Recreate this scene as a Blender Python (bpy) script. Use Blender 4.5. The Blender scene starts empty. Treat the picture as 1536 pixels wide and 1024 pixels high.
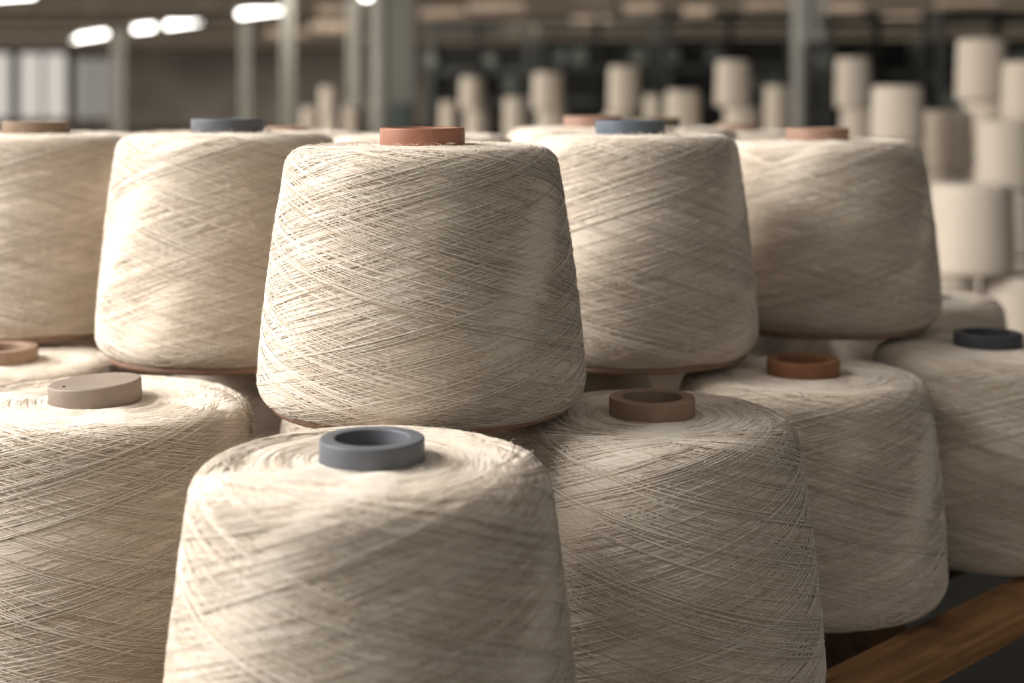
import bpy, math, random
import numpy as np
from mathutils import Vector

C = bpy.context.scene.collection
PI = math.pi
F_PX = 2250.0          # focal length in pixels of a 1536 wide frame
HOR = 140.0            # image row of the horizon
CAM_Z = 1.35
DECK = CAM_Z - 0.386   # top of the slatted rack

# ------------------------------------------------------------------ helpers
def tag(o, label=None, cat=None, group=None, kind=None):
    if label: o['label'] = label
    if cat: o['category'] = cat
    if group: o['group'] = group
    if kind: o['kind'] = kind
    return o

def empty(name, loc=(0, 0, 0), rz=0.0):
    o = bpy.data.objects.new(name, None)
    C.objects.link(o)
    o.location = loc
    o.rotation_euler = (0, 0, rz)
    o.empty_display_size = 0.05
    return o

def link_mesh(name, me, mat, parent=None, loc=(0, 0, 0)):
    o = bpy.data.objects.new(name, me)
    C.objects.link(o)
    if mat is not None and not me.materials:
        me.materials.append(mat)
    o.parent = parent
    o.location = loc
    return o

def np_mesh(name, verts, quads, uvs=None, smooth=True, tone=None):
    """verts (n,3), quads (m,4) arrays, uvs (n,2) per vertex"""
    me = bpy.data.meshes.new(name)
    verts = np.asarray(verts, dtype=np.float32)
    quads = np.asarray(quads, dtype=np.int32)
    me.vertices.add(len(verts))
    me.vertices.foreach_set('co', verts.ravel())
    me.loops.add(quads.size)
    me.loops.foreach_set('vertex_index', quads.ravel())
    me.polygons.add(len(quads))
    me.polygons.foreach_set('loop_start', np.arange(0, quads.size, 4, dtype=np.int32))
    me.polygons.foreach_set('loop_total', np.full(len(quads), 4, dtype=np.int32))
    me.polygons.foreach_set('use_smooth', np.full(len(quads), smooth, dtype=bool))
    if uvs is not None:
        uvl = me.uv_layers.new(name='UVMap')
        u = np.asarray(uvs, dtype=np.float32)[quads.ravel()]
        uvl.data.foreach_set('uv', u.ravel())
    if tone is not None:
        a = me.attributes.new('tone', 'FLOAT', 'POINT')
        a.data.foreach_set('value', np.asarray(tone, dtype=np.float32))
    me.update(calc_edges=True)
    me.validate()
    return me

class MB:
    """collects boxes and tubes into one mesh"""
    def __init__(self):
        self.v = []; self.f = []; self.sm = []
    def box(self, x0, x1, y0, y1, z0, z1, R=None, bev=0.0):
        b = len(self.v)
        if bev <= 0:
            pts = [(x0,y0,z0),(x1,y0,z0),(x1,y1,z0),(x0,y1,z0),(x0,y0,z1),(x1,y0,z1),(x1,y1,z1),(x0,y1,z1)]
            fs = [(0,3,2,1),(4,5,6,7),(0,1,5,4),(1,2,6,5),(2,3,7,6),(3,0,4,7)]
        else:
            e = bev; pts = []
            for (z, i) in ((z0, e), (z0 + e, 0), (z1 - e, 0), (z1, e)):
                pts += [(x0+i,y0+i,z),(x1-i,y0+i,z),(x1-i,y1-i,z),(x0+i,y1-i,z)]
            fs = [(0,3,2,1),(12,13,14,15)]
            for k in range(3):
                for j in range(4):
                    a = 4*k+j; c = 4*k+(j+1)%4
                    fs.append((a, c, c+4, a+4))
        if R is not None:
            pts = [tuple(R @ Vector(p)) for p in pts]
        self.v += pts
        for f in fs:
            self.f.append(tuple(b+i for i in f)); self.sm.append(False)
        return self
    def tube(self, p0, p1, r, n=16, r1=None, caps=True):
        r1 = r if r1 is None else r1
        p0 = Vector(p0); p1 = Vector(p1)
        ax = (p1-p0).normalized()
        t = Vector((0,0,1)) if abs(ax.z) < .9 else Vector((1,0,0))
        u = ax.cross(t).normalized(); w = ax.cross(u)
        b = len(self.v)
        for (p, rr) in ((p0, r), (p1, r1)):
            for i in range(n):
                a = 2*PI*i/n
                self.v.append(tuple(p + u*math.cos(a)*rr + w*math.sin(a)*rr))
        for i in range(n):
            j = (i+1) % n
            self.f.append((b+i, b+n+i, b+n+j, b+j)); self.sm.append(True)
        if caps:
            self.f.append(tuple(b+i for i in range(n))); self.sm.append(False)
            self.f.append(tuple(b+n+i for i in reversed(range(n)))); self.sm.append(False)
        return self
    def build(self, name, mat, parent=None, loc=(0,0,0)):
        me = bpy.data.meshes.new(name)
        me.from_pydata(self.v, [], self.f)
        me.polygons.foreach_set('use_smooth', self.sm)
        me.update()
        return link_mesh(name, me, mat, parent, loc)

def lathe(name, prof, n=64, closed=False, smooth=True, sharp=None):
    """prof: list of (r,z); returns mesh with polar UV (u in 0..1, v = arc length)"""
    P = np.array(prof, dtype=float)
    if closed:
        P = np.vstack([P, P[:1]])
    m = len(P)
    s = np.concatenate([[0], np.cumsum(np.hypot(*(np.diff(P, axis=0).T)))])
    th = np.linspace(0, 2*PI, n+1)
    V = np.zeros((m, n+1, 3)); U = np.zeros((m, n+1, 2))
    V[..., 0] = P[:, 0:1]*np.cos(th); V[..., 1] = P[:, 0:1]*np.sin(th); V[..., 2] = P[:, 1:2]
    U[..., 0] = th/(2*PI); U[..., 1] = s[:, None]
    idx = np.arange(m*(n+1)).reshape(m, n+1)
    q = np.stack([idx[:-1, :-1], idx[:-1, 1:], idx[1:, 1:], idx[1:, :-1]], -1).reshape(-1, 4)
    return np_mesh(name, V.reshape(-1, 3), q, U.reshape(-1, 2), smooth)

# ------------------------------------------------------------------ materials
def new_mat(name):
    m = bpy.data.materials.new(name); m.use_nodes = True
    nt = m.node_tree; nt.nodes.clear()
    out = nt.nodes.new('ShaderNodeOutputMaterial')
    b = nt.nodes.new('ShaderNodeBsdfPrincipled')
    nt.links.new(b.outputs[0], out.inputs[0])
    return m, nt, b

def lin(c):
    return tuple(((x/255)/12.92 if x/255 <= .04045 else ((x/255+.055)/1.055)**2.4) for x in c) + (1,)

def mix_rgb(nt, fac, a, b, blend='MIX'):
    n = nt.nodes.new('ShaderNodeMix'); n.data_type = 'RGBA'; n.blend_type = blend
    for k, v in ((0, fac), (6, a), (7, b)):
        if hasattr(v, 'links'): nt.links.new(v, n.inputs[k])
        else: n.inputs[k].default_value = v
    return n.outputs[2]

def noise(nt, vec, scale, detail=3, rough=.55, dist=0):
    n = nt.nodes.new('ShaderNodeTexNoise')
    n.inputs['Scale'].default_value = scale; n.inputs['Detail'].default_value = detail
    n.inputs['Roughness'].default_value = rough; n.inputs['Distortion'].default_value = dist
    if vec is not None: nt.links.new(vec, n.inputs['Vector'])
    return n.outputs['Fac']

def mapping(nt, vec, scale=(1,1,1), rot=(0,0,0), loc=(0,0,0), typ='POINT'):
    n = nt.nodes.new('ShaderNodeMapping'); n.vector_type = typ
    n.inputs['Scale'].default_value = scale; n.inputs['Rotation'].default_value = rot
    n.inputs['Location'].default_value = loc
    nt.links.new(vec, n.inputs['Vector'])
    return n.outputs[0]

def ramp(nt, fac, stops):
    n = nt.nodes.new('ShaderNodeValToRGB')
    while len(n.color_ramp.elements) < len(stops): n.color_ramp.elements.new(.5)
    for e, (p, c) in zip(n.color_ramp.elements, stops):
        e.position = p; e.color = c if len(c) == 4 else tuple(c)+(1,)
    nt.links.new(fac, n.inputs[0])
    return n.outputs[0]

def mathn(nt, op, a, b=None, c=None):
    n = nt.nodes.new('ShaderNodeMath'); n.operation = op
    for k, v in enumerate((a, b, c)):
        if v is None: continue
        if hasattr(v, 'links'): nt.links.new(v, n.inputs[k])
        else: n.inputs[k].default_value = v
    return n.outputs[0]

def yarn_material(name, base, dark, bump=.00045, fine=True):
    m, nt, b = new_mat(name)
    tc = nt.nodes.new('ShaderNodeTexCoord')
    uvm = mapping(nt, tc.outputs['UV'], scale=(.66, 1, 1))
    layers = []
    for ang, sc, off in ((13, 900, 0), (-12, 900, 3.1), (4, 700, 7.7)):
        r = mapping(nt, uvm, rot=(0, 0, math.radians(ang)), loc=(off, off*.3, 0))
        st = mapping(nt, r, scale=(14, sc, 1))
        layers.append(noise(nt, st, 1.0, 2, .5))
    mx = mathn(nt, 'MAXIMUM', layers[0], layers[1])
    mx = mathn(nt, 'MULTIPLY_ADD', layers[2], .5, mx)
    obj = tc.outputs['Object']
    big = noise(nt, obj, 14, 3)
    fib = noise(nt, obj, 900, 2, .7)
    col = mix_rgb(nt, ramp(nt, mx, [(.55, (0,0,0)), (.95, (1,1,1))]), dark, base)
    col = mix_rgb(nt, mathn(nt, 'MULTIPLY', ramp(nt, big, [(.35, (0,0,0)), (.7, (1,1,1))]), .18), col, (base[0]*.92, base[1]*.86, base[2]*.74, 1))
    if fine:
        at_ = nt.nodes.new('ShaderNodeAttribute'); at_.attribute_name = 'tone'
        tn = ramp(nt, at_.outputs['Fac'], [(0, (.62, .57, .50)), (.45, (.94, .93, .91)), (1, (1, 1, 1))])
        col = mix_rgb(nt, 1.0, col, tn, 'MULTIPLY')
    nt.links.new(col, b.inputs['Base Color'])
    b.inputs['Roughness'].default_value = .85
    b.inputs['Specular IOR Level'].default_value = .15
    b.inputs['Sheen Weight'].default_value = .25
    b.inputs['Sheen Roughness'].default_value = .6
    hgt = mathn(nt, 'MULTIPLY_ADD', fib, .25, mx)
    bp = nt.nodes.new('ShaderNodeBump')
    bp.inputs['Strength'].default_value = 1.0
    bp.inputs['Distance'].default_value = bump
    nt.links.new(hgt, bp.inputs['Height'])
    nt.links.new(bp.outputs[0], b.inputs['Normal'])
    return m

def plain(name, c, rough=.6, spec=.4, nscale=40, namt=.12, bump=0.0, metal=0.0):
    m, nt, b = new_mat(name)
    tc = nt.nodes.new('ShaderNodeTexCoord')
    f = noise(nt, tc.outputs['Object'], nscale, 4)
    c4 = lin(c)
    d4 = tuple(x*(1-2.2*namt) for x in c4[:3]) + (1,)
    l4 = tuple(min(1, x*(1+namt)) for x in c4[:3]) + (1,)
    nt.links.new(ramp(nt, f, [(.3, d4), (.7, l4)]), b.inputs['Base Color'])
    b.inputs['Roughness'].default_value = rough
    b.inputs['Specular IOR Level'].default_value = spec
    b.inputs['Metallic'].default_value = metal
    if bump:
        bp = nt.nodes.new('ShaderNodeBump'); bp.inputs['Distance'].default_value = bump
        nt.links.new(noise(nt, tc.outputs['Object'], nscale*12, 3), bp.inputs['Height'])
        nt.links.new(bp.outputs[0], b.inputs['Normal'])
    return m

def wood_material(name, c_light, c_dark):
    m, nt, b = new_mat(name)
    tc = nt.nodes.new('ShaderNodeTexCoord')
    v = mapping(nt, tc.outputs['Object'], scale=(2.2, 26, 26))
    g = noise(nt, v, 1.6, 6, .65, .6)
    v2 = mapping(nt, tc.outputs['Object'], scale=(9, 14, 14))
    k = noise(nt, v2, 1.3, 3, .5)
    col = ramp(nt, g, [(.32, lin(c_dark)), (.62, lin(c_light))])
    col = mix_rgb(nt, mathn(nt, 'MULTIPLY', ramp(nt, k, [(.56, (0,0,0)), (.72, (1,1,1))]), .75), col, lin(tuple(x*.45 for x in c_dark)))
    nt.links.new(col, b.inputs['Base Color'])
    b.inputs['Roughness'].default_value = .55
    b.inputs['Specular IOR Level'].default_value = .35
    bp = nt.nodes.new('ShaderNodeBump'); bp.inputs['Distance'].default_value = .0012
    nt.links.new(g, bp.inputs['Height']); nt.links.new(bp.outputs[0], b.inputs['Normal'])
    return m

def emit(name, c, s):
    m = bpy.data.materials.new(name); m.use_nodes = True
    nt = m.node_tree; nt.nodes.clear()
    out = nt.nodes.new('ShaderNodeOutputMaterial'); e = nt.nodes.new('ShaderNodeEmission')
    e.inputs[0].default_value = tuple(c)+(1,); e.inputs[1].default_value = s
    nt.links.new(e.outputs[0], out.inputs[0])
    return m

YB = (.86, .785, .695, 1); YD = (.58, .46, .335, 1)
M_YARN = yarn_material('undyed_yarn', YB, YD)
M_YARN_FAR = yarn_material('undyed_yarn_far', (.78, .69, .58, 1), (.60, .50, .40, 1), bump=.0006, fine=False)
TUBES = {
    'terracotta': plain('terracotta_tube', (150, 102, 82), .5, .35, 60, .06, .00006),
    'orange': plain('orange_brown_tube', (150, 118, 100), .5, .35, 60, .06, .00006),
    'slate': plain('slate_grey_tube', (84, 86, 92), .5, .35, 60, .05, .00006),
    'bluegrey': plain('blue_grey_tube', (86, 94, 104), .5, .35, 60, .05, .00006),
    'grey': plain('mid_grey_tube', (98, 101, 106), .5, .35, 60, .05, .00006),
    'brown': plain('brown_tube', (146, 121, 102), .55, .3, 60, .06, .00006),
    'redbrown': plain('red_brown_tube', (126, 84, 58), .5, .35, 60, .06, .00006),
    'charcoal': plain('charcoal_tube', (58, 60, 64), .5, .35, 60, .05, .00006),
    'taupe': plain('taupe_tube', (122, 102, 84), .55, .3, 60, .06, .00006),
    'greige': plain('greige_cap', (142, 128, 116), .6, .3, 60, .06, .00008),
    'olive': plain('olive_brown_tube', (98, 84, 62), .55, .3, 60, .06, .00006),
}

# ------------------------------------------------------------------ yarn cone meshes
# nominal cone: base radius .110, top radius .094, height .176
BR, TR, HH = .110, .094, .176

def cone_profile(rt=.0225, br=BR, tr=TR, h=HH):
    """closed outline from the inner top edge, over the shoulder, down the flank, under the base"""
    P = []
    sh = .016; bo = .019
    P.append((rt, h-.004)); P.append((rt+.004, h-.0007))
    for k in range(1, 9):
        t = k/9; r = rt+.004+(tr-sh-rt-.004)*t
        P.append((r, h - .0006 - .0012*t*t))
    slope = math.atan2(br-tr, h)
    # shoulder arc from 90deg to slope
    cz = h-.0018-sh*.8; cr = tr-sh
    for k in range(0, 9):
        a = PI/2 - (PI/2-slope)*k/8
        P.append((cr+sh*math.cos(a)*1.0, cz+sh*.8*math.sin(a)))
    # flank
    r0, z0 = P[-1]; zb = bo
    rb = br
    for k in range(1, 15):
        t = k/14
        r = r0+(rb-r0)*t + .0022*math.sin(PI*t)
        P.append((r, z0+(zb-z0)*t))
    for k in range(1, 9):
        a = -PI/2*k/8
        P.append((rb-bo*.95+bo*.95*math.cos(a), zb+bo*math.sin(a)))
    P.append((.06, .0)); P.append((rt, .0015))
    return np.array(P)

def ribbons(paths_th, paths_s, offs, half, height, prof_r, prof_z, s_tab, nr_tab, nz_tab, uvscale):
    """ridge strands along (theta, s) paths on the body. arrays shape (k, n)"""
    k, n = paths_th.shape
    def pos(th, s, o):
        r = np.interp(s, s_tab, prof_r) + np.interp(s, s_tab, nr_tab)*o
        z = np.interp(s, s_tab, prof_z) + np.interp(s, s_tab, nz_tab)*o
        return np.stack([r*np.cos(th), r*np.sin(th), z], -1)
    # perpendicular direction in (arc, s) space
    r = np.interp(paths_s, s_tab, prof_r)
    da = np.gradient(paths_th, axis=1)*r; ds = np.gradient(paths_s, axis=1)
    L = np.hypot(da, ds)+1e-9
    pa = -ds/L; ps = da/L
    V = []
    for side, o in ((-1, 0), (0, 1), (1, 0)):
        th = paths_th + side*pa*half/np.maximum(r, .01)
        s = paths_s + side*ps*half
        V.append(pos(th, s, offs + o*height))
    V = np.stack(V, 2)                       # k,n,3,3
    idx = np.arange(k*n*3).reshape(k, n, 3)
    q1 = np.stack([idx[:, :-1, 0], idx[:, 1:, 0], idx[:, 1:, 1], idx[:, :-1, 1]], -1).reshape(-1, 4)
    q2 = np.stack([idx[:, :-1, 1], idx[:, 1:, 1], idx[:, 1:, 2], idx[:, :-1, 2]], -1).reshape(-1, 4)
    uv = np.zeros((k, n, 3, 2))
    uv[..., 0] = (paths_th/(2*PI))[..., None]
    uv[..., 1] = paths_s[..., None]
    return V.reshape(-1, 3), np.vstack([q1, q2]), uv.reshape(-1, 2)

def make_yarn_mesh(name, seed, n_base=135, bands=24, rings=90, fuzz=1500, seg=56):
    rng = np.random.default_rng(seed)
    P = cone_profile()
    s_tab = np.concatenate([[0], np.cumsum(np.hypot(*(np.diff(P, axis=0).T)))])
    # outward normals along the outline
    T = np.gradient(P, axis=0); T /= np.linalg.norm(T, axis=1)[:, None]+1e-9
    nr, nz = -T[:, 1], T[:, 0]
    flip = 1 if nz[3] > 0 else -1
    nr, nz = nr*flip, nz*flip
    # landmarks
    s_sh = s_tab[10]                # start of shoulder
    s_fl = s_tab[18]                # start of flank
    s_bo = s_tab[32]                # start of the bottom curve
    s_be = s_tab[37]
    allV, allQ, allU, allT = [], [], [], []
    base = 0
    def add(V, Q, U, strands=0):
        nonlocal base
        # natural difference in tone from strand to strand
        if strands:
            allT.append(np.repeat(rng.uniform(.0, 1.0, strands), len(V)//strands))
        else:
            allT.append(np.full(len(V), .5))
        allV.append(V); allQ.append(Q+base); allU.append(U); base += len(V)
    # body, with slight lumps
    n = 160
    th = np.linspace(0, 2*PI, n+1)
    m = len(P)
    lump = np.zeros((m, n+1))
    for q in range(10):
        a = rng.uniform(.0001, .0004); kf = rng.integers(2, 9); ph = rng.uniform(0, 6.28); sf = rng.uniform(10, 60)
        lump += a*np.sin(kf*th[None, :]+ph+sf*s_tab[:, None])
    lump[:2] = 0; lump[-3:] = 0
    R = P[:, 0:1] + nr[:, None]*lump; Z = P[:, 1:2] + nz[:, None]*lump
    V = np.stack([R*np.cos(th), R*np.sin(th), Z+0*th], -1)
    U = np.zeros((m, n+1, 2)); U[..., 0] = th/(2*PI); U[..., 1] = s_tab[:, None]
    idx = np.arange(m*(n+1)).reshape(m, n+1)
    q = np.stack([idx[:-1, 1:], idx[:-1, :-1], idx[1:, :-1], idx[1:, 1:]], -1).reshape(-1, 4)
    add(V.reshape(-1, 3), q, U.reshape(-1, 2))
    args = (P[:, 0], P[:, 1], s_tab, nr, nz, 1)
    t = np.linspace(0, 1, seg)
    def traverses(count, th0, turns, s0, s1, dirn):
        """strands that run the whole flank, easing round at both ends"""
        k = count
        e = t[None, :]
        sv = s0[:, None] + (s1-s0)[:, None]*(.5-.5*np.cos(PI*e))*.22 + (s1-s0)[:, None]*e*.78
        tt = th0[:, None] + dirn[:, None]*turns[:, None]*2*PI*e
        return tt, sv
    # dense base layer in both directions
    k = n_base*2
    th0 = rng.uniform(0, 2*PI, k); turns = rng.normal(1.02, .10, k)
    s0 = s_sh + rng.uniform(-.010, .012, k); s1 = s_bo + rng.uniform(.002, .019, k)
    dirn = np.where(np.arange(k) % 2 == 0, 1, -1)
    tt, sv = traverses(k, th0, turns, s0, s1, dirn)
    wob = rng.normal(0, 1, (k, 1))*.0006*np.sin(t[None, :]*rng.uniform(8, 25, (k, 1))+rng.uniform(0, 6, (k, 1)))
    offs = rng.uniform(.00025, .00105, (k, 1)) + 0*t
    add(*ribbons(tt, sv+wob, offs, .00025, .00036, *args), strands=k)
    # raised bands of parallel strands
    for b in range(bands):
        c = rng.integers(2, 7); d = 1 if rng.random() < .62 else -1
        t0 = rng.uniform(0, 2*PI); tu = rng.normal(.98, .12)
        gap = rng.uniform(.006, .012)
        th0 = t0 + np.cumsum(rng.uniform(.6, 1.6, c))*gap*4
        k = c
        tt, sv = traverses(k, th0, np.full(k, tu)+rng.normal(0, .006, k), np.full(k, s_sh-.004)+rng.uniform(-.006, .006, k),
                           np.full(k, s_bo+.012)+rng.uniform(-.006, .005, k), np.full(k, d))
        offs = rng.uniform(.0010, .0014, (k, 1)) + 0*t
        add(*ribbons(tt, sv, offs, .00027, .00034, *args), strands=k)
    # long loops lying round the top face, the shoulder and the lower rim
    k = rings
    r_s = rng.uniform(s_tab[1], s_fl+.004, k)
    span = rng.uniform(.8, 5.5, k); th0 = rng.uniform(0, 2*PI, k)
    tt = th0[:, None] + span[:, None]*t[None, :]
    drift = rng.normal(0, .005, (k, 1))*t + .0012*np.sin(tt*rng.integers(1, 3, (k, 1))+rng.uniform(0, 6, (k, 1)))
    sv = np.clip(r_s[:, None]+drift, s_tab[1]+.0005, s_fl+.02)
    offs = rng.uniform(.0, .0004, (k, 1)) + 0*t
    add(*ribbons(tt, sv, offs, .00022, .00026, *args), strands=k)
    k = rings//2
    r_s = s_bo + rng.uniform(-.004, .018, k)
    tt = rng.uniform(0, 2*PI, k)[:, None] + rng.uniform(.8, 4, k)[:, None]*t[None, :]
    sv = r_s[:, None] + rng.normal(0, .004, (k, 1))*t
    add(*ribbons(tt, sv, rng.uniform(.0003, .0009, (k, 1)) + 0*t, .00022, .00026, *args), strands=k)
    # fine stray fibres
    k = fuzz; nf = 6
    tf = np.linspace(0, 1, nf)
    th0 = rng.uniform(0, 2*PI, k); s0 = rng.uniform(s_tab[3], s_be, k)
    ln = rng.uniform(.002, .008, k); an = rng.uniform(0, 2*PI, k); lift = rng.uniform(.0006, .0034, k)
    r0 = np.interp(s0, s_tab, P[:, 0])
    cur = rng.normal(0, 1.4, k)
    aa = an[:, None] + cur[:, None]*tf
    sv = s0[:, None] + ln[:, None]*tf*np.sin(aa)
    tt = th0[:, None] + ln[:, None]*tf*np.cos(aa)/r0[:, None]
    up = lift[:, None]*np.sin(PI*tf*rng.uniform(.5, 1.0, (k, 1)))
    rr = np.interp(sv, s_tab, P[:, 0]) + np.interp(sv, s_tab, nr)*(up+.0004)
    zz = np.interp(sv, s_tab, P[:, 1]) + np.interp(sv, s_tab, nz)*(up+.0004)
    A = np.stack([rr*np.cos(tt), rr*np.sin(tt), zz-.00007], -1)
    B = np.stack([rr*np.cos(tt+.0009), rr*np.sin(tt+.0009), zz+.00007], -1)
    V = np.stack([A, B], 2)
    idx = np.arange(k*nf*2).reshape(k, nf, 2)
    q = np.stack([idx[:, :-1, 0], idx[:, 1:, 0], idx[:, 1:, 1], idx[:, :-1, 1]], -1).reshape(-1, 4)
    uv = np.zeros((k, nf, 2, 2)); uv[..., 0] = (tt/(2*PI))[..., None]; uv[..., 1] = sv[..., None]
    add(V.reshape(-1, 3), q, uv.reshape(-1, 2), strands=k)
    return np_mesh(name, np.vstack(allV), np.vstack(allQ), np.vstack(allU), tone=np.concatenate(allT))

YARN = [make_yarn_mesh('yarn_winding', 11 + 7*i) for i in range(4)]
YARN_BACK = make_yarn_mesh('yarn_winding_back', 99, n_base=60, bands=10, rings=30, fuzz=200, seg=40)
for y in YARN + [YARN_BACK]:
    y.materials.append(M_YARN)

def tube_mesh(ro, ri, hc, depth):
    """hollow tube: the visible collar with a rounded lip and its bore going down"""
    e = .0011
    prof = [(ri, -depth), (ro*.80, -depth), (ro*.80, -.004), (ro-.0004, -.003), (ro, 0)]
    for k in range(5):
        a = PI/2*k/4
        prof.append((ro-e+e*math.cos(a), hc-e+e*math.sin(a)))
    for k in range(5):
        a = PI/2*k/4
        prof.append((ri+e-e*math.sin(a), hc-e+e*math.cos(a)))
    prof.append((ri, -depth))
    return lathe('core_tube', prof, 72)

def cap_mesh(ro, hc):
    e = .0016
    prof = [(.001, -.006), (ro*.8, -.006), (ro-.001, -.003), (ro, 0)]
    for k in range(6):
        a = PI/2*k/5
        prof.append((ro-e+e*math.cos(a), hc-e+e*math.sin(a)))
    prof += [(ro*.9, hc-.0001), (ro*.6, hc-.0005), (.0005, hc-.0007)]
    return lathe('core_cap', prof, 72)

def yarn_cone(X, d, zb, zt, br, tr, tube, colr, label, group, seed=0, hc=.0118, bore=.70, disc=None, cap=False, tilt=(0, 0), near=True):
    root = empty('yarn_cone', (X, d, zb))
    tag(root, label, 'yarn cone', group)
    H = zt-zb
    me = (YARN[seed % 4] if near else YARN_BACK).copy()
    # fit the taper of this cone: width scaled from base to top
    co = np.empty(len(me.vertices)*3, dtype=np.float32); me.vertices.foreach_get('co', co)
    co = co.reshape(-1, 3); t = np.clip(co[:, 2]/HH, 0, 1)
    k = (br-.003)/BR*(1-t) + tr/TR*t
    co[:, 0] *= k; co[:, 1] *= k; co[:, 2] *= H/HH
    me.vertices.foreach_set('co', co.ravel()); me.update()
    o = link_mesh('yarn', me, None, root)
    o.rotation_euler = (0, 0, 2.399*seed + .7)
    ro = tube/2
    if cap:
        c = link_mesh('core_cap', cap_mesh(ro, hc), TUBES[colr], root, (0, 0, H-.0002))
        c.rotation_euler = (math.radians(tilt[0]), math.radians(tilt[1]), 0)
        k = MB(); k.tube((-.0165, -.014, hc-.0008), (-.0165, -.014, hc+.0001), .0011, 10)
        k.build('pin_hole_dot', M_DARK, c)  # solid dark dot, the hole's shade put into its colour
    else:
        link_mesh('core_tube', tube_mesh(ro, ro*bore, hc, H*.96), TUBES[colr], root, (0, 0, H-.0008))
    if disc:
        r = br*.89
        dm = lathe('base_disc', [(ro*.5, .001), (r-.001, .0005), (r, .0012), (r+.001, .0034), (r, .006), (ro*.5, .006)], 72)
        link_mesh('base_disc', dm, TUBES[disc], root, (0, 0, -.0035 if d > 1.1 else -.0016))
    return root

M_DARK = plain('hole_shade', (30, 24, 20), .9, .1)

def at(px, d):            # sideways position of an image column at a depth
    return (px-768)/(F_PX/d)

G_UP = 'yarn cones standing in the upper layer of the stack'
G_LO = 'yarn cones standing in the lower layer of the stack'
UZ = CAM_Z-.0345
cones = [
 # X, d, drop_bottom, drop_top, base r, top r, tube dia, colour, label, group, options
 (-.0590, .988, .2030, .0335, .1100, .0885, .0560, 'terracotta', 'large cream yarn cone with a terracotta tube, front and centre of the upper layer', G_UP, dict(seed=0, disc='orange', bore=.80)),
 (-.232, 1.223, .2095, .0315, .1060, .0870, .0580, 'slate', 'cream yarn cone with a dark slate tube, left of the central terracotta-tube cone', G_UP, dict(seed=1, disc='orange')),
 (.0964, 1.2255, .2095, .0330, .1055, .0865, .0567, 'bluegrey', 'upper yarn cone with a blue-grey tube, right behind the central terracotta-tube cone', G_UP, dict(seed=2, disc='brown')),
 (.283, 1.390, .2095, .0430, .1130, .0945, .0575, 'orange', 'upper yarn cone with a low orange-brown tube, rightmost in the upper layer', G_UP, dict(seed=3, disc='brown')),
 (-.4345, 1.370, .2095, .0365, .1110, .0940, .0600, 'taupe', 'upper yarn cone with a taupe tube, cut by the left edge of the photo', G_UP, dict(seed=2, disc='brown')),
 (-.0735, .788, .386, .1915, .1130, .0935, .0553, 'grey', 'softly blurred nearest yarn cone with an open mid-grey tube, bottom centre', G_LO, dict(seed=3)),
 (.0913, .978, .386, .2083, .1130, .0930, .0560, 'brown', 'lower yarn cone with an open brown tube, right of the blurred nearest cone', G_LO, dict(seed=1)),
 (.2264, 1.166, .386, .2171, .1095, .0945, .0565, 'redbrown', 'lower yarn cone with a red-brown tube, its foot on the outer wooden board', G_LO, dict(seed=0)),
 (.4100, 1.293, .386, .2167, .1100, .0950, .0575, 'charcoal', 'lower yarn cone with a charcoal tube, cut by the right edge of the photo', G_LO, dict(seed=2)),
 (-.2800, 1.009, .386, .2055, .1120, .1035, .0610, 'greige', 'lower yarn cone closed by a tilted greige cap, at the left', G_LO, dict(seed=2, cap=True, tilt=(0, -3.5), hc=.0125)),
 (-.4150, 1.220, .386, .2170, .1120, .0960, .0570, 'brown', 'lower yarn cone with a brown tube behind the greige-capped cone', G_LO, dict(seed=3)),
 (-.0780, 1.150, .386, .2170, .1060, .0940, .0560, 'slate', 'shaded lower yarn cone seen in the gap behind the blurred nearest cone', G_LO, dict(seed=1)),
]
for (X, d, db, dt, br, tr, tb, colr, lab, grp, kw) in cones:
    yarn_cone(X, d, CAM_Z-db, CAM_Z-dt, br, tr, tb, colr, lab, grp, **kw)
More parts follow.
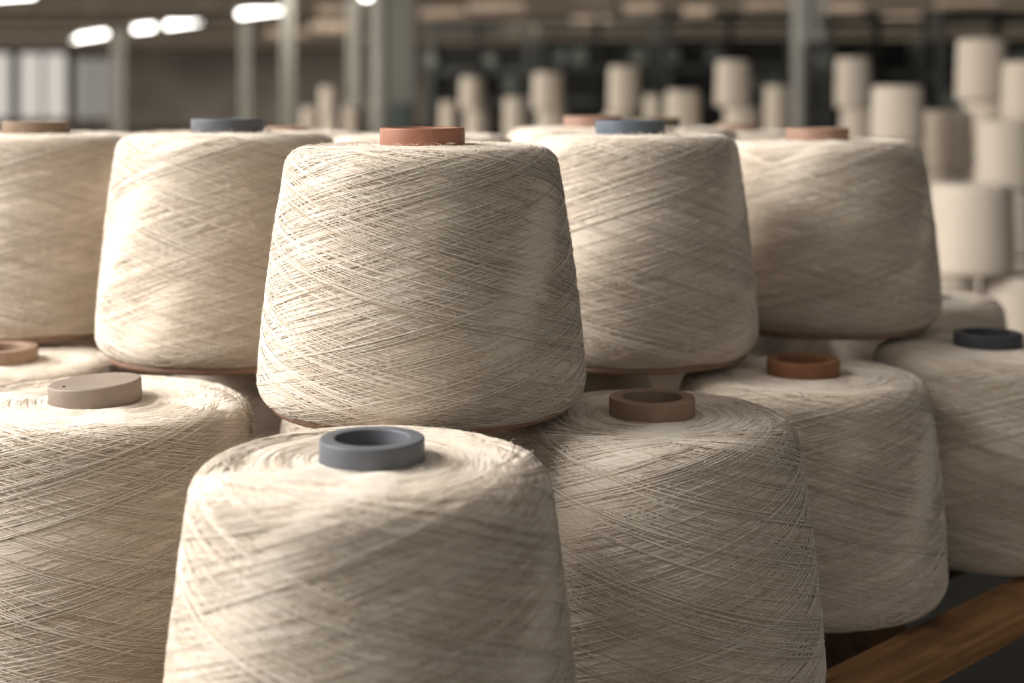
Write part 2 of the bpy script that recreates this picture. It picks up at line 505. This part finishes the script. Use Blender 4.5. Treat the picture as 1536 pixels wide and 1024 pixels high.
back = [
 (.0840, 1.560, .2110, .0347, .1040, .0900, .0600, .0118, 'orange', 'blurred upper yarn cone with an orange tube peeping out left of the blue-grey tube', G_UP),
 (.1700, 1.780, .2110, .0400, .1060, .0970, .0580, .0118, 'olive', 'blurred upper yarn cone, its olive-brown tube peeping out right of the blue-grey tube', G_UP),
 (-.0860, 1.420, .2110, .0385, .1040, .0880, .0500, .0050, 'brown', 'upper yarn cone of which only pale shoulders show behind the central terracotta tube', G_UP),
 (-.2610, 1.750, .2110, .0450, .1080, .0950, .0480, .0065, 'orange', 'blurred upper yarn cone with an orange tube just right of the slate tube', G_UP),
 (.3000, 2.010, .2110, .0500, .1060, .0960, .0560, .0100, 'brown', 'blurred upper yarn cone behind the low orange-brown tube', G_UP),
 (.0290, 1.365, .386, .2170, .1060, .0930, .0560, .0118, 'brown', 'shadowed lower yarn cone under the upper cone with a blue-grey tube', G_LO),
 (-.2200, 1.385, .386, .2170, .1060, .0930, .0560, .0118, 'brown', 'shadowed lower yarn cone beneath and behind the upper cone with a slate tube', G_LO),
 (.2060, 1.582, .386, .2170, .1060, .0930, .0560, .0030, 'brown', 'shadowed lower yarn cone beneath and behind the last upper cone on the right', G_LO),
 (.4290, 1.605, .386, .2170, .1080, .0930, .0560, .0118, 'brown', 'shadowed lower yarn cone behind the cone with a charcoal tube', G_LO),
 (-.4200, 1.530, .386, .2170, .1080, .0930, .0560, .0118, 'brown', 'shadowed lower yarn cone beneath and behind the upper cone with a taupe tube', G_LO),
 (.0400, 1.720, .386, .2170, .1060, .0930, .0560, .0118, 'brown', 'shadowed lower yarn cone in the back row, below the blurred orange tube', G_LO),
 (-.2000, 1.620, .386, .2170, .1060, .0930, .0560, .0118, 'brown', 'shadowed lower yarn cone in the back row, left of centre', G_LO),
 (.3000, 1.835, .386, .2170, .1060, .0930, .0560, .0118, 'brown', 'shadowed lower yarn cone in the back row, right of centre', G_LO),
]
for i, (X, d, db, dt, br, tr, tb, hc, colr, lab, grp) in enumerate(back):
    yarn_cone(X, d, CAM_Z-db, CAM_Z-dt, br, tr, tb, colr, lab, grp, seed=i, hc=hc, near=False)

# ------------------------------------------------------------------ slatted rack the cones stand on
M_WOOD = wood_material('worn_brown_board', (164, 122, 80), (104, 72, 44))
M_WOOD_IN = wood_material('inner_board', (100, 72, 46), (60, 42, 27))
M_STEEL = plain('painted_steel', (66, 70, 70), .5, .4, 8, .1)
q45 = PI/4
rack = empty('slatted_rack', (0, 0, 0), q45)
tag(rack, 'low rack of brown wooden slats under the front stack of yarn cones', 'rack')
# in the rack frame x runs along the slats, y across them; world (X,d) -> x=(X+d)/sqrt2, y=(d-X)/sqrt2
def slat(y0, y1, mat, th=.017, x0=.36, x1=1.74):
    m = MB(); m.box(x0, x1, y0, y1, -th, 0, bev=.0018)
    o = m.build('slat', mat, rack, (0, 0, DECK-.0008))
    return o
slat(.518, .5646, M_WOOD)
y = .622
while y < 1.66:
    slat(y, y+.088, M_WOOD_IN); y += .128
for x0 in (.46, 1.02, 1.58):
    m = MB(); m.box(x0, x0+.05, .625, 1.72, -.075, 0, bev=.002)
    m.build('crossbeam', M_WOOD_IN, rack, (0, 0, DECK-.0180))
for (x0, y0) in ((.46, .68), (1.58, .68), (.46, 1.64), (1.58, 1.64)):
    m = MB(); m.box(x0+.002, x0+.048, y0, y0+.046, 0, DECK-.0935, bev=.002)
    m.build('leg', M_STEEL, rack)

# ------------------------------------------------------------------ hall
HALL_D, CEIL = 60.0, 3.15
M_FLOOR = plain('concrete_floor', (44, 42, 39), .7, .3, .8, .15)
M_CEIL = plain('brown_ceiling', (138, 120, 100), .9, .1, .9, .3)
M_BEAM = plain('ceiling_beam', (84, 76, 66), .8, .2, 2, .15)
M_WALL = plain('factory_wall', (120, 112, 100), .9, .1, .6, .12)
M_WALLD = plain('dark_wall', (160, 152, 140), .9, .1, .6, .15)
M_COL = plain('column_paint', (180, 178, 168), .6, .3, 3, .08)
M_COLD = plain('column_grey', (132, 130, 122), .6, .3, 3, .08)
M_MACH = plain('machine_iron', (34, 34, 31), .5, .3, 3, .2)
M_MRAIL = plain('machine_rail', (78, 80, 74), .45, .5, 5, .15)
M_BOKEH = plain('bokeh_disc_grey', (120, 124, 118), .35, .6, 5, .05, metal=.3)

def struct(name, mb, mat):
    o = mb.build(name, mat); o['kind'] = 'structure'; return o
struct('floor', MB().box(-22, 22, -3, HALL_D, -.1, 0), M_FLOOR)
struct('ceiling', MB().box(-22, 22, 1.6, HALL_D, CEIL, CEIL+.1), M_CEIL)
struct('wall_back', MB().box(-22, 22, HALL_D, HALL_D+.2, 0, CEIL), M_WALLD)
struct('wall_left', MB().box(-22.2, -22, -3, HALL_D, 0, CEIL), M_WALL)
struct('wall_right', MB().box(22, 22.2, -3, HALL_D, 0, CEIL), M_WALLD)
rnd = random.Random(5)
for i, yb in enumerate((18, 23, 28, 33, 38, 44, 50)):
    struct('trim_%d' % (i+1), MB().box(-21.9, 21.9, yb, yb+.35, CEIL-.22, CEIL-.001), M_BEAM)

# frosted windows in the back wall, on the left
M_PANE = emit('daylit_frosted_glass', (1.0, .93, .84), .62)
M_PANE2 = emit('dim_frosted_glass', (1.0, .92, .83), .3)
M_FRAME = plain('window_frame_paint', (120, 114, 104), .6, .3)
def window(n, px0, px1, z0, z1, pane, bars):
    s = F_PX/HALL_D
    x0, x1 = (px0-768)/s, (px1-768)/s
    root = empty('window_%d' % n, (0, HALL_D-.02, 0)); root['kind'] = 'structure'
    m = MB(); m.box(x0, x1, -.02, 0, z0, z1); m.build('window_pane', pane, root)
    f = MB()
    f.box(x0-.1, x0, -.1, 0, z0-.1, z1+.1); f.box(x1, x1+.1, -.1, 0, z0-.1, z1+.1)
    f.box(x0, x1, -.1, 0, z1, z1+.1); f.box(x0, x1, -.1, 0, z0-.1, z0)
    for k in range(1, bars):
        xm = x0+(x1-x0)*k/bars
        f.box(xm-.06, xm+.06, -.08, -.02, z0, z1)
    f.build('window_frame', M_FRAME, root)
window(1, -12, 16, .35, 2.95, M_PANE, 1)
window(2, 30, 100, .35, 2.95, M_PANE, 2)
window(3, 116, 182, .35, 2.75, M_PANE2, 3)

# columns
def column(n, px, d, w, mat, label):
    X = at(px, d)
    root = empty('column_%d' % n, (X, d, 0)); tag(root, label, 'column')
    root['kind'] = 'structure'
    m = MB(); h = w/2; t = w*.12
    m.box(-h, h, -h, -h+t, .02, CEIL-.002); m.box(-h, h, h-t, h, .02, CEIL-.002); m.box(-t/2, t/2, -h, h, .02, CEIL-.002)
    m.build('steel_section', mat, root)
    b = MB(); b.box(-h*1.5, h*1.5, -h*1.5, h*1.5, 0, .02); b.build('base_plate', mat, root)
    return root
# the big column: a grey box section with a pale pipe strapped to its left side
cx = at(603, 12.5)
root = empty('column_1', (cx, 12.5, 0)); tag(root, 'broad grey steel column behind the central terracotta tube', 'column'); root['kind'] = 'structure'
m = MB(); m.box(-.105, .105, -.11, .11, 0, CEIL-.002, bev=.008); m.build('steel_section', M_COLD, root)
m = MB(); m.box(-.085, .075, -.17, -.112, .95, 1.28, bev=.006); m.build('switch_box', plain('switch_box_paint', (84, 94, 92), .6, .3), root)
p = empty('drain_pipe', (cx-.185, 12.47, 0)); tag(p, 'pale vertical pipe with couplings beside the broad grey column', 'pipe')
m = MB(); m.tube((0, 0, .0), (0, 0, CEIL-.003), .068, 24); m.build('pipe_shaft', M_COL, p)
for z in (1.2, 1.78, 1.95, 2.4):
    m = MB(); m.tube((0, 0, z), (0, 0, z+.09), .08, 24); m.build('coupling', M_COL, p)
column(2, 1213, 15.0, .28, plain('pale_column_paint', (214, 212, 204), .6, .3, 3, .08), 'pale steel column rising behind the stacks at the right')
column(3, 530, 27, .20, M_COLD, 'thin far grey column left of the broad one')
column(4, 432, 25, .20, M_COLD, 'far grey column left of centre')
column(5, 368, 36, .22, M_COLD, 'far grey column under the nearest ceiling lamp')
column(6, 178, 40, .30, M_COLD, 'far column between the dim windows at the left')

# ceiling lamps: long battens hung from the ceiling
M_LAMP = emit('lamp_tube', (1.0, .96, .9), 9.0)
M_LAMPB = plain('lamp_body', (190, 188, 180), .5, .4)
def ceiling_lamp(x0, y0, x1, y1, label, z=3.0):
    P = []
    for (px, py) in ((x0, y0), (x1, y1)):
        s = (HOR-py)/(z-CAM_Z); d = F_PX/s
        P.append(Vector(((px-768)/s, d, z)))
    mid = (P[0]+P[1])/2; v = P[1]-P[0]; L = v.length
    root = empty('ceiling_lamp', mid, math.atan2(v.y, v.x)); tag(root, label, 'lamp', 'batten lamps hung under the ceiling')
    m = MB(); m.box(-L/2, L/2, -.09, .09, .03, .09, bev=.01); m.build('lamp_body', M_LAMPB, root)
    m = MB(); m.tube((-L/2+.03, 0, -.03), (L/2-.03, 0, -.03), .06, 16); m.build('lamp_tube', M_LAMP, root)
    for k in (-.35, .35):
        r = MB(); r.tube((k*L, 0, .09), (k*L, 0, CEIL-z), .01, 8); r.build('hanger', M_LAMPB, root)
ceiling_lamp(360, 19, 434, 9, 'longest and nearest glowing batten lamp, under the ceiling left of the broad column')
ceiling_lamp(251, 36, 298, 29, 'glowing batten lamp in the middle of the row, right one of the touching pair')
ceiling_lamp(203, 42, 229, 39, 'shortest glowing batten lamp, left one of the touching pair')
ceiling_lamp(110, 57, 158, 49, 'farthest glowing batten lamp, above the window wall at the left')
ceiling_lamp(545, -9, 560, -11, 'glowing batten lamp cut by the top edge beside the pale pipe')
ceiling_lamp(-20, -8, 50, -13, 'glowing batten lamp cut by the top left corner')

# tan cylinders standing in for blurred bright patches under the ceiling
M_BLOTCH = plain('blotch_tan', (150, 134, 118), .7, .3, 1.5, .15)
rd = random.Random(21)
def blotch(x0, x1, y, z, r, label):
    root = empty('ceiling_blotch', ((x0+x1)/2, y, z)); tag(root, label, 'blotch', 'stand-ins for blurred bright patches under the ceiling')
    h = (x1-x0)/2
    m = MB(); m.tube((-h, 0, 0), (h, 0, 0), r, 20); m.build('blotch_shell', M_BLOTCH, root)
    for k in (-.6, 0, .6):
        s = MB(); s.box(h*k-.02, h*k+.02, -.02, .02, r*.98, CEIL-z); s.build('strap', M_BEAM, root)
places = ['right beside the broad column', 'second from the broad column', 'above the low stacks', 'over the middle machine', 'left of the highest middle cone',
          'above the highest middle cone', 'left of the pale right column', 'just right of the pale right column', 'over the right machines', 'at the top right corner',
          'left of the pale pipe', 'above the single high cone', 'near the longest batten lamp']
for i, (px, py, wpx, d) in enumerate(((664, 24, 66, 24), (744, 13, 84, 20), (786, 46, 62, 30), (886, 36, 58, 26), (962, 14, 50, 20), (1046, 20, 42, 22),
                         (1152, 10, 66, 19), (1262, 14, 60, 20), (1360, 30, 70, 24), (1452, 8, 90, 17), (500, 42, 66, 27), (430, 52, 60, 34), (498, 18, 40, 24))):
    sc_ = F_PX/d; X = (px-768)/sc_; z = CAM_Z+(HOR-py)/sc_
    blotch(X-wpx/sc_/2, X+wpx/sc_/2, d, min(z, CEIL-.16), min(.11, 9/sc_), 'short tan duct under the ceiling, %s' % places[i])

# dark spinning machines across the hall
def machine(px0, px1, d, ztop, label, seed):
    r = random.Random(seed)
    x0, x1 = at(px0, d), at(px1, d)
    W = x1-x0; root = empty('spinning_machine', ((x0+x1)/2, d, 0)); h = W/2
    tag(root, label, 'machine', 'dark spinning machines along the far side')
    m = MB(); m.box(-h, h, .25, .9, 0, ztop-.25, bev=.01); m.build('machine_bed', M_MACH, root)
    for k in range(3):
        x = -h+.04+(W-.14)*k/2
        p = MB(); p.box(x, x+.07, 0, .07, 0, ztop); p.build('post', M_MACH if k % 2 else M_MRAIL, root)
    for z in (ztop-.12, ztop-.62, ztop-1.0):
        p = MB(); p.box(-h, h, .08, .14, z, z+.08); p.build('rail', M_MRAIL, root)
    for k in range(4):
        x = -h+W*(k+.5)/4 + r.uniform(-.12, .12); z = ztop-.45-r.choice((0, .0, .35, .3))
        p = MB(); p.tube((x, -.03, z), (x, .07, z), r.uniform(.07, .10), 20); p.build('bokeh_disc', M_BOKEH, root)  # grey discs added in place of round blurred lights
machine(636, 800, 18, 2.2, 'dark spinning machine just right of the broad column', 1)
machine(802, 990, 17, 2.22, 'dark spinning machine behind the middle of the background cones', 2)
machine(992, 1196, 16, 2.2, 'dark spinning machine left of the pale right column', 3)
machine(1230, 1400, 14, 2.1, 'dark spinning machine right of the pale right column', 4)
machine(1402, 1590, 13, 2.08, 'dark spinning machine at the right edge of the photo', 5)

# ------------------------------------------------------------------ tables and small cones behind
M_TTOP = plain('table_laminate', (120, 104, 86), .6, .3, 3, .1)
def table(x0, x1, y0, y1, zt, label):
    root = empty('work_table', ((x0+x1)/2, (y0+y1)/2, 0)); tag(root, label, 'table', 'work tables behind the stack')
    hx, hy = (x1-x0)/2, (y1-y0)/2
    m = MB(); m.box(-hx, hx, -hy, hy, zt-.04, zt, bev=.004); m.build('tabletop', M_TTOP, root)
    for sx in (-1, 1):
        for sy in (-1, 1):
            l = MB(); l.box(sx*(hx-.06)-.025, sx*(hx-.06)+.025, sy*(hy-.06)-.025, sy*(hy-.06)+.025, 0, zt-.041)
            l.build('leg', M_STEEL, root)
# far cones, nearly straight sided
fp = []
h1, r1, r0 = 1.0, .47, .5
fp.append((.12, .97)); fp.append((.14, .995)); fp.append((.36, .995))
for k in range(7):
    a = PI/2*(1-k/6); fp.append((r1-.09+.09*math.cos(a), .925+.07*math.sin(a)))
for k in range(1, 6): fp.append((r1+(r0-r1)*k/6+.006, .925-.85*k/6))
for k in range(7):
    a = -PI/2*k/6; fp.append((r0-.09+.09*math.cos(a), .08+.08*math.sin(a)))
fp.append((.12, 0.0)); fp.append((.12, .97))
FAR = lathe('far_yarn', fp, 48); FAR.materials.append(M_YARN_FAR)
far_tube = {}
def far_cone(X, d, zb, h, w, label, group):
    o = link_mesh('yarn_cone', FAR, None, None, (X, d, zb))
    o.scale = (w, w, h); o.rotation_euler = (0, 0, rnd.uniform(0, 6))
    tag(o, label, 'yarn cone', group)
    return o
GF = 'blurred yarn cones stacked on the background tables'
def stack(px0, px1, py0, py1, table_z, phrase, w=.15, shift=.01, depth=None):
    s = (px1-px0)/w; d = F_PX/s if depth is None else depth
    s = F_PX/d; w = (px1-px0)/s
    X = ((px0+px1)/2-768)/s
    zt = CAM_Z-(py0-HOR)/s; zb = CAM_Z-(py1-HOR)/s
    n = max(0, round((zb-table_z)/.185))
    if n == 0: zb = table_z + .0005
    far_cone(X, d, zb, zt-zb, w, 'blurred yarn cone %s%s' % (phrase, ', topmost in stack' if n else ''), GF)
    names = ('second from top', 'third from top', 'fourth from top')
    if n:
        hh = (zb-table_z)/n
        for k in range(n):
            sh = shift*(1 if k % 2 == 0 else 0)
            far_cone(X+sh, d, table_z+(n-1-k)*hh+.0004, hh-.0012, w, 'blurred yarn cone %s, %s' % (phrase, names[k]), GF)
TA, TB, TC, TD = .818, .75, .80, .85
table(.62, 1.45, 2.70, 3.20, TA, 'near work table carrying the large blurred cones at the right edge')
table(.80, 2.10, 3.72, 5.05, TB, 'work table under the tall blurred stacks at the right')
table(.15, 2.00, 5.70, 8.30, TC, 'long work table under the middle row of blurred stacks')
table(-1.85, .55, 8.50, 11.6, TD, 'far work table under the smallest blurred stacks')
# near table: two side by side, one bridging on top
far_cone(at(1402, 2.92), 2.92, TA+.0005, .177, .155, 'blurred yarn cone under the left half of the squat wide cone', GF)
far_cone(at(1529, 2.92), 2.92, TA+.0005, .180, .155, 'blurred cream yarn cone cut by the right edge below the squat wide cone', GF)
far_cone(at(1457, 2.92), 2.92, TA+.1810, .177, .164, 'squat wide blurred yarn cone at the right edge, above the charcoal tube', GF)
stack(1382, 1460, 165, 256, TB, 'above the left half of the squat wide one', .156, .0)
stack(1466, 1552, 180, 285, TB, 'cut by the right edge, behind the squat wide one', .160, .0, 3.95)
stack(1435, 1510, 58, 152, TB, 'standing highest of all at the top right', .156, .02, 4.85)
stack(1503, 1580, 92, 186, TB, 'cut by the right edge, second highest', .156, .0, 4.55)
stack(1307, 1386, 128, 212, TB, 'the brightest, right behind the last upper cone', .150, .005, 4.25)
stack(1253, 1307, 86, 162, TC, 'first to the right of the pale column', .150, .02)
stack(1073, 1126, 90, 160, TC, 'left of the pale column, higher one', .150, .035)
stack(1146, 1188, 128, 200, TC, 'touching the left side of the pale column', .150, .0)
stack(998, 1050, 135, 205, TC, 'directly right of the blue-grey tube', .150, .0)
stack(966, 997, 142, 195, TC, 'narrow, between two larger behind the blue-grey tube', .115, .0)
stack(912, 961, 99, 168, TC, 'high above the blue-grey tube', .150, -.02)
stack(798, 845, 108, 166, TC, 'high one left of the blurred orange tube', .150, .02)
stack(755, 794, 145, 208, TD, 'low one right of centre', .150, .0)
stack(690, 727, 115, 164, TD, 'high one just right of the broad column', .150, .03)
stack(659, 690, 152, 200, TD, 'lowest and nearest to the broad column', .145, .0)
stack(706, 738, 172, 210, TD, 'half hidden one right of the broad column', .130, .0, 9.3)
stack(479, 509, 129, 172, TD, 'single high one left of the pale pipe', .145, .01)
stack(452, 478, 160, 205, TD, 'low, just left of the single high one', .130, .0)
stack(515, 540, 158, 205, TD, 'low, left beside the pale pipe', .125, .0)

# ------------------------------------------------------------------ light
def area(name, loc, target, sx, sy, power, col):
    l = bpy.data.lights.new(name, 'AREA'); l.shape = 'RECTANGLE'; l.size = sx; l.size_y = sy
    l.energy = power; l.color = col
    o = bpy.data.objects.new(name, l); C.objects.link(o); o.location = loc
    o.rotation_euler = (Vector(target)-Vector(loc)).to_track_quat('-Z', 'Y').to_euler()
    return o
area('window_light', (-1.75, .78, 2.35), (.0, 1.08, 1.15), 1.5, 1.2, 84, (1.0, .982, .96))
area('side_fill', (-21.5, 26, 1.75), (0, 26, 1.75), 50, 2.4, 2000, (1, .95, .88))  # added fill along the unseen left wall, no window built there
area('hall_fill_far', (0, 34, 3.1), (0, 34, 0), 36, 36, 9000, (1, .93, .84))  # added overhead fill to brighten the far hall, not one of the lamps
area('back_fill_near', (-3.0, 2.0, 2.9), (2.2, 8.0, 1.2), 3, .8, 120, (1, .95, .88))  # added out-of-view fill for the small cones behind
area('back_fill_mid', (-6.5, 7.0, 2.6), (0, 13.5, 1.8), 2, 1, 330, (1, .95, .88))  # added fill from beyond the left edge for columns and machines
area('back_fill_far', (-2, 24, 3.0), (-2, 40, 2.5), 30, .2, 400, (1, .94, .86))  # added fill thrown towards the back wall, no opening modelled

w = bpy.data.worlds.new('hall_ambient'); bpy.context.scene.world = w; w.use_nodes = True
bg = w.node_tree.nodes['Background']
bg.inputs[0].default_value = (1.0, .945, .88, 1); bg.inputs[1].default_value = .31

# ------------------------------------------------------------------ camera
cam = bpy.data.cameras.new('camera'); co = bpy.data.objects.new('camera', cam); C.objects.link(co)
co.location = (0, 0, CAM_Z); co.rotation_euler = (PI/2, 0, 0)
cam.sensor_width = 36; cam.lens = F_PX/1536*36
cam.shift_y = -(512-HOR)/1536
cam.clip_start = .02; cam.clip_end = 200
cam.dof.use_dof = True; cam.dof.focus_distance = .93; cam.dof.aperture_fstop = 4.7
bpy.context.scene.camera = co
sc = bpy.context.scene
sc.view_settings.view_transform = 'Standard'; sc.view_settings.look = 'None'
sc.view_settings.gamma = 1; sc.view_settings.use_curve_mapping = False
sc.view_settings.exposure = 0.07
sc.cycles.use_denoising = True
sc.cycles.max_bounces = 8
